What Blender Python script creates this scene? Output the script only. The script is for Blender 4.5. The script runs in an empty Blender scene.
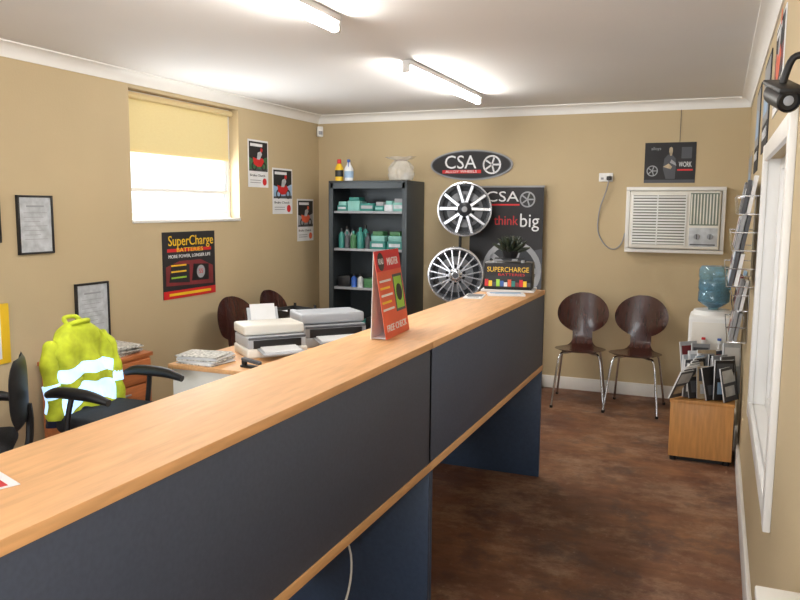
import bpy, bmesh, math, random
from mathutils import Matrix, Vector, noise as mnoise
random.seed(7)
sc = bpy.context.scene
sc.view_settings.view_transform = 'Standard'
sc.view_settings.look = 'None'
sc.view_settings.exposure = 0.0
PI = math.pi

# ---------------------------------------------------------------- materials
def srgb(c):
    return tuple(((v/255)/12.92 if v/255 <= .04045 else (((v/255)+.055)/1.055)**2.4) for v in c)
MATS = {}
def mat(name, c, rough=.5, metal=0, var=.04, vscale=6, emit=0, ecol=None, coat=0, bump=0, bscale=60, stretch=None, trans=0, alpha=1):
    if name in MATS: return MATS[name]
    m = bpy.data.materials.new(name); m.use_nodes = True
    nt = m.node_tree; b = nt.nodes['Principled BSDF']
    col = srgb(c)
    tc = nt.nodes.new('ShaderNodeTexCoord'); mp = nt.nodes.new('ShaderNodeMapping')
    nt.links.new(tc.outputs['Object'], mp.inputs['Vector'])
    if stretch: mp.inputs['Scale'].default_value = stretch
    n = nt.nodes.new('ShaderNodeTexNoise'); n.inputs['Scale'].default_value = vscale; n.inputs['Detail'].default_value = 5
    nt.links.new(mp.outputs[0], n.inputs['Vector'])
    r = nt.nodes.new('ShaderNodeValToRGB')
    r.color_ramp.elements[0].position = .3; r.color_ramp.elements[1].position = .7
    r.color_ramp.elements[0].color = tuple(max(0, v*(1-var*2)) for v in col)+(1,)
    r.color_ramp.elements[1].color = tuple(min(1, v*(1+var*2)) for v in col)+(1,)
    nt.links.new(n.outputs['Fac'], r.inputs['Fac']); nt.links.new(r.outputs[0], b.inputs['Base Color'])
    b.inputs['Roughness'].default_value = rough; b.inputs['Metallic'].default_value = metal
    b.inputs['Coat Weight'].default_value = coat
    b.inputs['Transmission Weight'].default_value = trans
    b.inputs['Alpha'].default_value = alpha
    if emit:
        b.inputs['Emission Color'].default_value = srgb(ecol or c)+(1,)
        b.inputs['Emission Strength'].default_value = emit
    if bump:
        n2 = nt.nodes.new('ShaderNodeTexNoise'); n2.inputs['Scale'].default_value = bscale; n2.inputs['Detail'].default_value = 3
        nt.links.new(mp.outputs[0], n2.inputs['Vector'])
        bp = nt.nodes.new('ShaderNodeBump'); bp.inputs['Strength'].default_value = bump; bp.inputs['Distance'].default_value = .01
        nt.links.new(n2.outputs['Fac'], bp.inputs['Height']); nt.links.new(bp.outputs[0], b.inputs['Normal'])
    MATS[name] = m; return m

WALL = mat('wall_paint', (190,171,136), .75, var=.02, vscale=1.5, bump=.08, bscale=90)
CEIL = mat('ceiling_paint', (224,223,222), .85, var=.01, vscale=1)
TRIMW = mat('trim_white', (230,228,224), .45, var=.01)
WHITE = mat('white_plastic', (236,236,234), .4, var=.01)
OFFW = mat('offwhite_plastic', (228,225,216), .45, var=.02)
PAPER = mat('paper', (228,229,231), .75, var=.03)
BLACK = mat('black_plastic', (22,22,24), .45, var=.05)
BLACKF = mat('black_fabric', (24,25,30), .9, var=.15, vscale=40, bump=.2, bscale=300)
PRINTB = mat('poster_black', (30,29,32), .62, var=.1)
GREY = mat('grey_plastic', (150,152,156), .5, var=.03)
DGREY = mat('dark_grey_plastic', (72,74,80), .55, var=.04)
PANEL = mat('slate_laminate', (64,73,92), .5, var=.05, vscale=90)
GABLE = mat('slate_laminate_blue', (50,68,94), .5, var=.05, vscale=60)
CAB = mat('gunmetal_steel', (56,62,66), .45, metal=.3, var=.04)
BEECH = mat('beech_laminate', (217,166,114), .55, var=.06, vscale=7, stretch=(9,1,9))
BEECHE = mat('beech_edge', (214,166,114), .45, var=.05, vscale=7, stretch=(9,1,9))
BEECHB = mat('beech_box', (206,150,88), .45, var=.07, vscale=6, stretch=(9,9,1))
PED = mat('pedestal_wood', (186,112,66), .45, var=.08, vscale=6, stretch=(9,1,9))
PLY = mat('dark_stained_plywood', (60,28,22), .25, var=.15, vscale=8, stretch=(8,1,1), coat=.3)
CHROME = mat('chrome', (210,212,216), .12, metal=1, var=.01)
ALLOY = mat('machined_alloy', (205,208,214), .25, metal=.85, var=.02)
ALLOYD = mat('alloy_dark', (46,48,52), .4, metal=.4, var=.05)
RED = mat('red_print', (200,32,36), .5, var=.03)
MAROON = mat('maroon_print', (120,40,44), .5, var=.1)
ORANGE = mat('orange_print', (220,92,56), .45, var=.05)
YEL = mat('yellow_print', (240,196,40), .45, var=.03)
LIME = mat('lime_print', (150,200,60), .45, var=.03)
GREEN = mat('green_print', (60,110,70), .5, var=.2, vscale=20)
TEAL = mat('teal_print', (40,118,110), .5, var=.08)
TEALL = mat('pale_teal_print', (118,172,164), .5, var=.08)
BLUE = mat('blue_print', (50,90,170), .4, var=.05)
SKYB = mat('pale_blue_print', (150,180,210), .5, var=.1)
LGREY = mat('silver_print', (184,188,192), .5, var=.1, vscale=20)
PGREY = mat('printer_grey', (176,180,186), .5, var=.02)
TAN = mat('buff_print', (176,158,130), .6, var=.15, vscale=20)
HIVIS = mat('hi_vis_fabric', (198,212,52), .8, var=.14, vscale=12, bump=.5, bscale=25, emit=.02)
REFL = mat('retroreflective_tape_glow', (180,212,250), .3, var=.02, emit=1.3, ecol=(176,216,255))  # emission stands in for camera flash thrown back by the tape
NAVY = mat('navy_fabric', (26,32,60), .9, var=.1, vscale=30)
LEAF = mat('dark_leaf', (34,44,30), .5, var=.3, vscale=20)
BOTTLE = mat('water_bottle_plastic', (150,198,220), .08, var=.02, trans=.75)
CLEAR = mat('clear_acrylic', (220,228,228), .05, var=.01, trans=.9)
BAG = mat('crumpled_plastic_film', (225,222,214), .15, var=.05, vscale=20, alpha=.42, bump=.8, bscale=30)
TUBE = mat('fluorescent_tube', (255,255,255), .5, emit=95, ecol=(255,251,244))
NEWS = mat('newsprint', (190,188,182), .8, var=.3, vscale=60)
PANEGLOW = mat('glowing_window_panel', (225,226,228), .7, var=.02, emit=.2, ecol=(230,238,250))  # opaque panel; its emission imitates daylight through the right window panes
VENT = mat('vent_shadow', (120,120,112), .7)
VENTG = mat('vent_green_grey', (120,130,116), .6)

def floor_mat():
    m = bpy.data.materials.new('worn_brown_floor'); m.use_nodes = True
    nt = m.node_tree; b = nt.nodes['Principled BSDF']; L = nt.links
    tc = nt.nodes.new('ShaderNodeTexCoord')
    def noise(scale, st, det=6, rough=.5):
        mp = nt.nodes.new('ShaderNodeMapping'); mp.inputs['Scale'].default_value = st
        L.new(tc.outputs['Object'], mp.inputs['Vector'])
        n = nt.nodes.new('ShaderNodeTexNoise'); n.inputs['Scale'].default_value = scale; n.inputs['Detail'].default_value = det; n.inputs['Roughness'].default_value = rough
        L.new(mp.outputs[0], n.inputs['Vector']); return n
    def ramp(src, stops):
        r = nt.nodes.new('ShaderNodeValToRGB'); e = r.color_ramp.elements
        e[0].position = stops[0][0]; e[0].color = stops[0][1]; e[1].position = stops[-1][0]; e[1].color = stops[-1][1]
        for p, c in stops[1:-1]: e.new(p).color = c
        L.new(src, r.inputs['Fac']); return r.outputs[0]
    def mix(mode, f, a, c):
        mx = nt.nodes.new('ShaderNodeMix'); mx.data_type = 'RGBA'; mx.blend_type = mode
        if isinstance(f, float): mx.inputs[0].default_value = f
        else: L.new(f, mx.inputs[0])
        if isinstance(a, tuple): mx.inputs[6].default_value = a
        else: L.new(a, mx.inputs[6])
        if isinstance(c, tuple): mx.inputs[7].default_value = c
        else: L.new(c, mx.inputs[7])
        return mx.outputs[2]
    g = lambda v: (v,v,v,1)
    n1 = noise(1.3, (1,1,1), 9, .62); n2 = noise(9, (1,2.2,1), 8, .6); n3 = noise(3.5, (1,1,1), 10, .7); n4 = noise(2.0, (1,1.3,1), 14, .78); n5 = noise(26, (1,1,1), 8, .7)
    base = ramp(n1.outputs['Fac'], [(.3,srgb((90,60,50))+(1,)),(.5,srgb((120,82,60))+(1,)),(.7,srgb((152,110,78))+(1,))])
    c = mix('MULTIPLY', .6, base, ramp(n2.outputs['Fac'], [(.35,g(.62)),(.65,g(1.15))]))
    c = mix('MIX', ramp(n4.outputs['Fac'], [(.49,g(0)),(.62,g(.6))]), c, srgb((166,138,114))+(1,))
    c = mix('MIX', ramp(n3.outputs['Fac'], [(.36,g(.65)),(.47,g(0))]), c, srgb((70,50,48))+(1,))
    c = mix('MIX', ramp(n5.outputs['Fac'], [(.60,g(0)),(.70,g(.4))]), c, srgb((172,148,126))+(1,))
    br = nt.nodes.new('ShaderNodeTexBrick'); br.inputs['Scale'].default_value = 1
    br.inputs['Color1'].default_value = g(1); br.inputs['Color2'].default_value = g(.85); br.inputs['Mortar'].default_value = g(.6)
    br.inputs['Mortar Size'].default_value = .003; br.inputs['Brick Width'].default_value = 1.8; br.inputs['Row Height'].default_value = .12
    L.new(tc.outputs['Object'], br.inputs['Vector'])
    c = mix('MULTIPLY', .25, c, br.outputs['Color'])
    L.new(c, b.inputs['Base Color'])
    r3 = nt.nodes.new('ShaderNodeMapRange'); r3.inputs['From Min'].default_value = .3; r3.inputs['From Max'].default_value = .7
    r3.inputs['To Min'].default_value = .42; r3.inputs['To Max'].default_value = .75
    L.new(n3.outputs['Fac'], r3.inputs['Value']); L.new(r3.outputs[0], b.inputs['Roughness'])
    b.inputs['Specular IOR Level'].default_value = .35
    return m
FLOOR = floor_mat()

def blind_mat():
    m = bpy.data.materials.new('cream_roller_blind'); m.use_nodes = True
    nt = m.node_tree; nt.nodes.clear(); L = nt.links
    o = nt.nodes.new('ShaderNodeOutputMaterial'); d = nt.nodes.new('ShaderNodeBsdfDiffuse'); t = nt.nodes.new('ShaderNodeBsdfTranslucent')
    mx = nt.nodes.new('ShaderNodeMixShader'); mx.inputs[0].default_value = .5
    n = nt.nodes.new('ShaderNodeTexNoise'); n.inputs['Scale'].default_value = 40
    r = nt.nodes.new('ShaderNodeValToRGB'); r.color_ramp.elements[0].color = srgb((240,224,180))+(1,); r.color_ramp.elements[1].color = srgb((247,234,194))+(1,)
    L.new(n.outputs['Fac'], r.inputs[0]); L.new(r.outputs[0], d.inputs[0]); L.new(r.outputs[0], t.inputs[0])
    L.new(d.outputs[0], mx.inputs[1]); L.new(t.outputs[0], mx.inputs[2]); L.new(mx.outputs[0], o.inputs[0])
    return m
BLIND = blind_mat()

# ---------------------------------------------------------------- builder
class B:
    def __init__(s, name): s.name = name; s.bm = bmesh.new(); s.mats = []; s.M = Matrix()
    def mi(s, m):
        if m not in s.mats: s.mats.append(m)
        return s.mats.index(m)
    def merge(s, t, m, M=None):
        M = s.M @ (M or Matrix()); k = s.mi(m); mp = {}
        for v in t.verts: mp[v] = s.bm.verts.new(M @ v.co)
        for f in t.faces:
            try: g = s.bm.faces.new([mp[v] for v in f.verts]); g.material_index = k
            except ValueError: pass
        t.free()
    def box(s, x0, x1, y0, y1, z0, z1, m, bev=0, M=None, seg=2):
        t = bmesh.new(); bmesh.ops.create_cube(t, size=1)
        for v in t.verts: v.co = Vector(((x0+x1)/2+v.co.x*(x1-x0), (y0+y1)/2+v.co.y*(y1-y0), (z0+z1)/2+v.co.z*(z1-z0)))
        if bev: bmesh.ops.bevel(t, geom=t.edges[:], offset=bev, segments=seg, affect='EDGES', profile=.5)
        s.merge(t, m, M)
    def lathe(s, prof, m, M=None, seg=32, close=False):
        t = bmesh.new(); rings = []
        for r, z in prof:
            if r < 1e-5: rings.append([t.verts.new((0,0,z))])
            else: rings.append([t.verts.new((r*math.cos(2*PI*i/seg), r*math.sin(2*PI*i/seg), z)) for i in range(seg)])
        pairs = list(zip(rings, rings[1:]))
        if close: pairs.append((rings[-1], rings[0]))
        for a, b in pairs:
            for i in range(seg):
                j = (i+1) % seg
                if len(a) == 1 and len(b) == 1: continue
                if len(a) == 1: t.faces.new((a[0], b[j], b[i]))
                elif len(b) == 1: t.faces.new((a[i], a[j], b[0]))
                else: t.faces.new((a[i], a[j], b[j], b[i]))
        s.merge(t, m, M)
    def cyl(s, p0, p1, r, m, r1=None, seg=20):
        p0 = Vector(p0); p1 = Vector(p1); d = p1-p0; L = d.length; r1 = r if r1 is None else r1
        M = Matrix.Translation(p0) @ d.to_track_quat('Z', 'Y').to_matrix().to_4x4()
        s.lathe([(0,0),(r,0),(r1,L),(0,L)], m, M, seg)
    def tube(s, pts, r, m, seg=10, sub=6, rad=None):
        P = [Vector(p) for p in pts]
        if sub > 1 and len(P) > 2:
            Q = []
            for i in range(len(P)-1):
                a = P[max(i-1,0)]; b = P[i]; c = P[i+1]; d = P[min(i+2,len(P)-1)]
                for k in range(sub):
                    u = k/sub
                    Q.append(.5*((2*b)+(-a+c)*u+(2*a-5*b+4*c-d)*u*u+(-a+3*b-3*c+d)*u**3))
            Q.append(P[-1]); P = Q
        t = bmesh.new(); rings = []; N = None
        for i, p in enumerate(P):
            T_ = (P[min(i+1,len(P)-1)]-P[max(i-1,0)]).normalized()
            if N is None: N = T_.orthogonal().normalized()
            N = (N-T_*N.dot(T_)).normalized(); W_ = T_.cross(N)
            rr = r if rad is None else rad(i/(len(P)-1))
            rings.append([t.verts.new(p+rr*(N*math.cos(2*PI*k/seg)+W_*math.sin(2*PI*k/seg))) for k in range(seg)])
        for a, b in zip(rings, rings[1:]):
            for k in range(seg): t.faces.new((a[k], a[(k+1)%seg], b[(k+1)%seg], b[k]))
        t.faces.new(rings[0][::-1]); t.faces.new(rings[-1])
        s.merge(t, m)
    def prism(s, pts, z0, z1, m, M=None, bev=0):
        t = bmesh.new(); a = [t.verts.new((x,y,z0)) for x,y in pts]; b = [t.verts.new((x,y,z1)) for x,y in pts]
        n = len(pts); t.faces.new(a[::-1]); t.faces.new(b)
        for i in range(n): t.faces.new((a[i], a[(i+1)%n], b[(i+1)%n], b[i]))
        s.merge(t, m, M)
    def surf(s, fn, nu, nv, m, th=0, M=None):
        t = bmesh.new(); g = [[t.verts.new(fn(i/nu, j/nv)) for j in range(nv+1)] for i in range(nu+1)]
        for i in range(nu):
            for j in range(nv):
                t.faces.new((g[i][j], g[i+1][j], g[i+1][j+1], g[i][j+1]))
        if th: bmesh.ops.solidify(t, geom=t.faces[:], thickness=th)
        bmesh.ops.remove_doubles(t, verts=t.verts[:], dist=1e-6)
        s.merge(t, m, M)
    def text(s, body, size, m, M, width=None, ext=.0008):
        cu = bpy.data.curves.new('txt', 'FONT'); cu.body = body; cu.size = size
        cu.align_x = 'CENTER'; cu.align_y = 'CENTER'; cu.extrude = ext; cu.resolution_u = 3
        ob = bpy.data.objects.new('txt', cu); sc.collection.objects.link(ob)
        bpy.context.view_layer.update()
        me = bpy.data.meshes.new_from_object(ob.evaluated_get(bpy.context.evaluated_depsgraph_get()))
        t = bmesh.new(); t.from_mesh(me)
        if width and t.verts:
            xs = [v.co.x for v in t.verts]; w = max(xs)-min(xs)
            for v in t.verts: v.co.x *= width/w
        bpy.data.objects.remove(ob); bpy.data.curves.remove(cu); bpy.data.meshes.remove(me)
        s.merge(t, m, M)
    def done(s, loc=None, rz=0, M=None, smooth=38, scale=1):
        bmesh.ops.recalc_face_normals(s.bm, faces=s.bm.faces[:])
        if M is None and loc is None:
            xs = [v.co for v in s.bm.verts]
            c = Vector([ (min(v[i] for v in xs)+max(v[i] for v in xs))/2 for i in range(3)])
            bmesh.ops.translate(s.bm, verts=s.bm.verts[:], vec=-c); M = Matrix.Translation(c)
        elif M is None: M = Matrix.Translation(loc) @ Matrix.Rotation(math.radians(rz), 4, 'Z') @ Matrix.Scale(scale, 4)
        me = bpy.data.meshes.new(s.name); s.bm.to_mesh(me); s.bm.free()
        for m in s.mats: me.materials.append(m)
        for p in me.polygons: p.use_smooth = True
        me.set_sharp_from_angle(angle=math.radians(smooth))
        ob = bpy.data.objects.new(s.name, me); ob.matrix_world = M
        sc.collection.objects.link(ob); return ob
def dup(ob, loc, rz, name=None, scale=1):
    o = bpy.data.objects.new(name or ob.name.split('.')[0], ob.data)
    o.matrix_world = Matrix.Translation(loc) @ Matrix.Rotation(math.radians(rz), 4, 'Z') @ Matrix.Scale(scale, 4)
    sc.collection.objects.link(o); return o
def T(x, y, z): return Matrix.Translation((x, y, z))
def fr(o, X, Y, Z): return Matrix(((X[0],Y[0],Z[0],o[0]),(X[1],Y[1],Z[1],o[1]),(X[2],Y[2],Z[2],o[2]),(0,0,0,1)))
def onback(x, z, y=6.781): return fr((x,y,z), (1,0,0), (0,0,1), (0,-1,0))
def onleft(y, z, x=-3.686): return fr((x,y,z), (0,1,0), (0,0,1), (1,0,0))
def onright(y, z, x=.190): return fr((x,y,z), (0,-1,0), (0,0,1), (-1,0,0))

D, XL, XR, H, YF = 6.782, -3.687, .191, 2.487, -1.3
W = .16
# ---------------------------------------------------------------- shell
b = B('floor'); b.box(XL-W, XR+W, YF-W, D+W, -.1, 0, FLOOR); b.done()
b = B('ceiling'); b.box(XL-W, XR+W, YF-W, D+W, H, H+.1, CEIL); b.done()
b = B('wall_back'); b.box(XL-W, XR+W, D, D+W, 0, H, WALL); b.done()
wy0, wy1, wz0, wz1 = 4.14, 5.41, 1.50, 2.385
b = B('wall_left')
b.box(XL-W, XL, YF, wy0, 0, H, WALL); b.box(XL-W, XL, wy1, D, 0, H, WALL)
b.box(XL-W, XL, wy0, wy1, 0, wz0, WALL); b.box(XL-W, XL, wy0, wy1, wz1, H, WALL); b.done()
ry0, ry1, rz0, rz1 = 2.51, 3.85, .70, 1.83
b = B('wall_right')
b.box(XR, XR+W, YF, ry0, 0, H, WALL); b.box(XR, XR+W, ry1, D, 0, H, WALL)
b.box(XR, XR+W, ry0, ry1, 0, rz0, WALL); b.box(XR, XR+W, ry0, ry1, rz1, H, WALL); b.done()
b = B('wall_front')  # unseen front wall, opening added to let light into the room
b.box(XL-W, -3.2, YF-W, YF, 0, H, WALL); b.box(-.2, XR+W, YF-W, YF, 0, H, WALL)
b.box(-3.2, -.2, YF-W, YF, 0, .5, WALL); b.box(-3.2, -.2, YF-W, YF, 2.2, H, WALL); b.done()
b = B('added_front_window')  # frame of the added front opening, out of view
for a, c in ((-3.2,-3.14),(-1.73,-1.67),(-.26,-.2)): b.box(a, c, YF-.1, YF-.04, .5, 2.2, TRIMW)
b.box(-3.2, -.2, YF-.1, YF-.04, .5, .56, TRIMW); b.box(-3.2, -.2, YF-.1, YF-.04, 2.14, 2.2, TRIMW); b.done()

def cove(name, p0, p1, inward):
    b = B(name); p0 = Vector(p0); p1 = Vector(p1); d = (p1-p0); L = d.length; d.normalize(); n = Vector(inward)
    prof = [(0,0),(0,-.078),(.008,-.078),(.010,-.066)]+[(.010+.056*(1-math.cos(a)), -.066+.056*math.sin(a)) for a in [i*PI/2/6 for i in range(7)]]+[(.074,-.008),(.074,0)]
    M = fr(p0, n, (0,0,1), d)
    b.prism(prof, 0, L, TRIMW, M); b.done()
cove('trim_1', (XL,D,H), (XR,D,H), (0,-1,0)); cove('trim_2', (XL,YF,H), (XL,D,H), (1,0,0)); cove('trim_3', (XR,YF,H), (XR,D,H), (-1,0,0))
b = B('baseboard_back'); b.box(XL, XR, D-.016, D, 0, .11, TRIMW, .004); b.done()
b = B('baseboard_left'); b.box(XL, XL+.016, YF, D, 0, .11, TRIMW, .004); b.done()
b = B('baseboard_right'); b.box(XR-.018, XR, YF, D, 0, .14, TRIMW, .004); b.done()

b = B('window_1')
xo = XL-.13
for y0, y1 in ((wy0,wy0+.04),(wy1-.04,wy1)): b.box(xo, xo+.04, y0, y1, wz0, wz1, TRIMW, .003)
for z0, z1 in ((wz0,wz0+.05),(wz1-.04,wz1),(1.70,1.725)): b.box(xo+.001, xo+.039, wy0+.03, wy1-.03, z0, z1, TRIMW, .003)
b.box(XL-.12, XL+.012, wy0, wy1, wz0-.02, wz0+.004, TRIMW, .004)
b.box(xo+.015, xo+.02, wy0, wy1, wz0, wz1, CLEAR)
b.done()
b = B('roller_blind')
b.cyl((XL-.06, wy0+.02, wz1-.035), (XL-.06, wy1-.02, wz1-.035), .022, BLIND)
b.box(XL-.083, XL-.0822, wy0+.02, wy1-.03, 1.985, wz1-.03, BLIND); b.box(XL-.087, XL-.076, wy0+.02, wy1-.03, 1.968, 1.987, BLIND, .003)
b.done()
b = B('window_2')
for y0, y1 in ((ry0-.06,ry0+.012),(ry1-.012,ry1+.06)): b.box(XR-.022, XR, y0, y1, rz0-.06, rz1+.06, TRIMW, .004)
for z0, z1 in ((rz0-.058,rz0+.012),(rz1-.012,rz1+.058)): b.box(XR-.020, XR-.0005, ry0+.008, ry1-.008, z0, z1, TRIMW, .004)
for y0, y1 in ((ry0,ry0+.05),(ry1-.05,ry1),(3.12,3.17)): b.box(XR+.05, XR+.09, y0, y1, rz0, rz1, TRIMW, .003)
for z0, z1 in ((rz0,rz0+.05),(rz1-.05,rz1)): b.box(XR+.051, XR+.089, ry0+.04, ry1-.04, z0, z1, TRIMW, .003)
b.box(XR+.001, XR+.1, ry0+.001, ry1-.001, rz0-.012, rz0+.004, TRIMW)
b.box(XR+.001, XR+.1, ry0, ry0+.004, rz0+.005, rz1, TRIMW); b.box(XR+.001, XR+.1, ry1-.004, ry1, rz0+.005, rz1, TRIMW)
b.box(XR+.1, XR+.105, ry0, ry1, rz0, rz1, PANEGLOW)
b.done()
b = B('white_wall_ledge')
b.box(.105, XR-.001, 1.20, 1.62, .835, .855, WHITE, .004); b.box(.17, XR-.001, 1.22, 1.60, .76, .835, WHITE, .003)
for y in (1.28, 1.52): b.prism([(0,0),(0,-.07),(.06,0)], -.006, .006, WHITE, fr((XR-.021,y,.835),(-1,0,0),(0,0,1),(0,1,0)))
b.done()

# ---------------------------------------------------------------- counter
def counter():
    b = B('reception_counter')
    xf, xb, zt = -.917, -1.246, 1.128
    secs = [(.15,2.53),(2.53,4.44)]
    for y0, y1 in secs:
        b.box(xb, xf, y0+.0008, y1-.0008, zt-.026, zt, BEECH, .002)
        b.box(xf-.024, xf-.004, y0+.002, y1-.002, .682, zt-.026, PANEL, .001)
        b.box(xb+.01, xb+.028, y0+.002, y1-.002, .682, zt-.026, PANEL)
        b.box(-1.72, xf, y0+.0008, y1-.0008, .652, .682, BEECHE, .002)
        b.box(-1.50, -1.482, y0+.03, y1-.03, .25, .652, GABLE)
    for y in (.15, 2.53-.02, 4.42):
        b.box(-1.70, xf-.004, y, y+.022, 0, .652, GABLE, .001)
        b.box(xb+.005, xf-.004, y+.001, y+.021, .682, zt-.026, PANEL)
    b.box(-1.70, xf-.004, 2.53+.004, 2.553, 0, .652, GABLE, .001)
    return b.done()
counter()
b = B('power_cable')
b.tube([(-1.3,2.46,.64),(-1.27,2.42,.48),(-1.16,2.36,.36),(-1.12,2.2,.22),(-1.16,1.9,.05),(-1.25,1.5,.008)], .004, WHITE); b.done()

def sheet(name, x, y, z, w, l, rz, m, m2=None, n=1):
    b = B(name)
    for i in range(n): b.box(-w/2, w/2, -l/2, l/2, .0012*i, .0012*(i+1), m)
    if m2:
        b.box(-w*.42, w*.42, -l*.1, l*.42, .0012*n, .0012*n+.0004, m2); b.box(-w*.3, w*.3, -l*.35, -l*.2, .0012*n, .0012*n+.0004, m2)
    return b.done((x,y,z), rz)
sheet('flyer', -1.155, .83, 1.1285, .10, .21, -20, PAPER, RED)
sheet('leaflet_stack', -1.06, 4.08, 1.1285, .20, .13, 20, PAPER, SKYB, 8)
sheet('leaflet_stack', -1.19, 3.92, 1.1285, .10, .20, 10, PAPER, DGREY, 4)

def tent():
    b = B('promotional_tent_card')
    h = .315; s = .05; L = .27; sb = .008
    th = math.atan2(s, h); n = math.hypot(h, s)
    Mf = fr((s,0,0), (0,1,0), (-math.sin(th),0,math.cos(th)), (math.cos(th),0,math.sin(th)))
    b.box(-L/2, L/2, 0, n, -.001, .001, ORANGE, M=Mf)
    t2 = math.atan2(sb, h)
    Mb = fr((-sb,0,0), (0,-1,0), (math.sin(t2),0,math.cos(t2)), (-math.cos(t2),0,math.sin(t2)))
    b.box(-L/2, L/2, 0, math.hypot(h,sb), -.001, .001, PAPER, M=Mb)
    b.box(-sb, s*.9, -L/2+.01, L/2-.01, .002, .004, PAPER)
    f = lambda x, y, z=.0015: Mf @ T(x, y, z)
    b.box(-L/2, L/2, n-.075, n, .001, .0016, RED, M=Mf)
    b.lathe([(0,0),(.033,0),(.033,.0008),(0,.0008)], BLACK, f(-.08, n-.04) )
    b.text('ROAD', .03, PAPER, f(-.08, n-.04, .002), .05)
    b.text('MASTER', .04, PAPER, f(.045, n-.045, .002), .12)
    b.box(.02, .125, .085, .225, .001, .0018, DGREY, M=Mf)
    b.box(.03, .115, .095, .215, .0018, .0022, LIME, M=Mf)
    b.lathe([(0,0),(.032,0),(.032,.001),(.018,.001),(.018,.0005),(0,.0005)], BLACK, f(.072, .155, .0022))
    for i in range(5): b.box(-.12, .0-.02*(i%2), .10+i*.026, .108+i*.026, .001, .0017, YEL if i%2 else PAPER, M=Mf)
    b.text('FREE CHECK', .035, PAPER, f(0, .035, .002), .22)
    b.done((-1.135,2.605,1.129), 4)
tent()

def batt():
    b = B('battery_display_box')
    b.box(-.15,.15,-.11,.11,0,.012,PAPER,.002)
    b.box(-.135,.135,-.085,.085,.012,.165,BLACK,.006)
    M = fr((0,-.0855,.09),(1,0,0),(0,0,1),(0,-1,0))
    b.box(-.13,.13,.0,.07,.0,.0012,PRINTB,M=M); b.text('SUPERCHARGE', .04, YEL, M@T(0,.035,.0015), .235)
    b.text('BATTERIES', .02, RED, M@T(.02,.007,.0015), .15)
    cc = [RED,YEL,DGREY,LIME,BLUE,PAPER,ORANGE,TEAL,MAROON]
    for i in range(12): b.box(-.13+i*.0217,-.13+(i+1)*.0217-.002,-.06,-.02-(i%3)*.008,0,.0012,cc[i%9],M=M)
    for x in (-.08,.08): b.lathe([(0,0),(.012,0),(.010,.014),(0,.014)], GREY, T(x,-.05,.165), 12)
    b.tube([(-.09,0,.165),(-.085,0,.185),(.085,0,.185),(.09,0,.165)], .004, BLACK, sub=1)
    b.done((-1.10,4.31,1.13), 8)
    b = B('potted_succulent')
    b.lathe([(0,0),(.035,0),(.05,.04),(.044,.04),(.04,.03),(0,.03)], BLACK)
    for k in range(26):
        a = k*2.4; el = .15+1.2*(k/26); L = .115-.03*(k/26)
        d = Vector((math.cos(a)*math.cos(el), math.sin(a)*math.cos(el), math.sin(el)))
        p0 = Vector((0,0,.032)); p1 = p0+d*L*.5+Vector((0,0,.004)); p2 = p0+d*L+Vector((0,0,.012))
        b.tube([p0,p1,p2], .01, LEAF, seg=6, sub=4, rad=lambda u: .003+.011*math.sin(PI*min(1,u*.9+.1)))
    b.done((-1.10,4.32,1.296+.022))
batt()

# ---------------------------------------------------------------- back wall sign, banner, wheels
def ell(a, c, n=48): return [(a*math.cos(2*PI*i/n), c*math.sin(2*PI*i/n)) for i in range(n)]
def wheelicon(b, M, r, m1, m2):
    b.lathe([(r*.82,0),(r,0),(r,.002),(r*.82,.002)], m1, M, 28, close=True)
    b.lathe([(0,0),(r*.82,0),(r*.82,.001),(0,.001)], m2, M, 28)
    for k in range(5):
        R = M @ Matrix.Rotation(2*PI*k/5, 4, 'Z'); b.box(0, r*.85, -r*.09, r*.09, .001, .002, m1, M=R)
b = B('oval_wheel_sign'); M = onback(-2.11, 1.99, 6.78)
b.prism(ell(.39,.137), 0, .02, GREY, M); b.prism(ell(.375,.125), .02, .023, DGREY, M); b.prism(ell(.365,.117), .023, .0245, PRINTB, M)
b.text('CSA', .17, PAPER, M@T(-.10,.02,.026), .30); b.box(-.27,.10,-.075,-.045,.0245,.026,RED,M=M)
b.text('ALLOY WHEELS', .032, PAPER, M@T(-.09,-.06,.027), .3)
wheelicon(b, M@T(.20,0,.026), .085, ALLOY, BLACK); b.done()

b = B('pull_up_banner'); M = onback(-1.755, 0, 6.70)
b.box(-.335,.335,.10,1.79,-.001,.001,PRINTB,M=M); b.box(-.34,.34,1.785,1.80,-.006,.006,GREY,M=M)
b.box(-.36,.36,.0,.10,-.05,.05,GREY,.01,M=M)
b.cyl((-1.755,6.715,.1),(-1.755,6.715,1.79),.006,GREY)
b.text('CSA', .13, PAPER, M@T(-.04,1.70,.002), .30); b.box(-.18,.12,1.625,1.64,.001,.0018,RED,M=M); wheelicon(b, M@T(.19,1.68,.0015), .07, GREY, BLACK)
b.text('think', .12, RED, M@T(.0,1.49,.002), .22); b.text('big', .17, PAPER, M@T(.21,1.49,.002), .17)
b.prism([(-.335,.6),(.335,.9),(.335,1.25),(-.335,1.1)], .001, .0014, DGREY, M)
wheelicon(b, M@T(.06,1.05,.0015), .27, GREY, ALLOYD); wheelicon(b, M@T(-.1,.45,.0015), .2, GREY, ALLOYD)
b.done()

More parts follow.
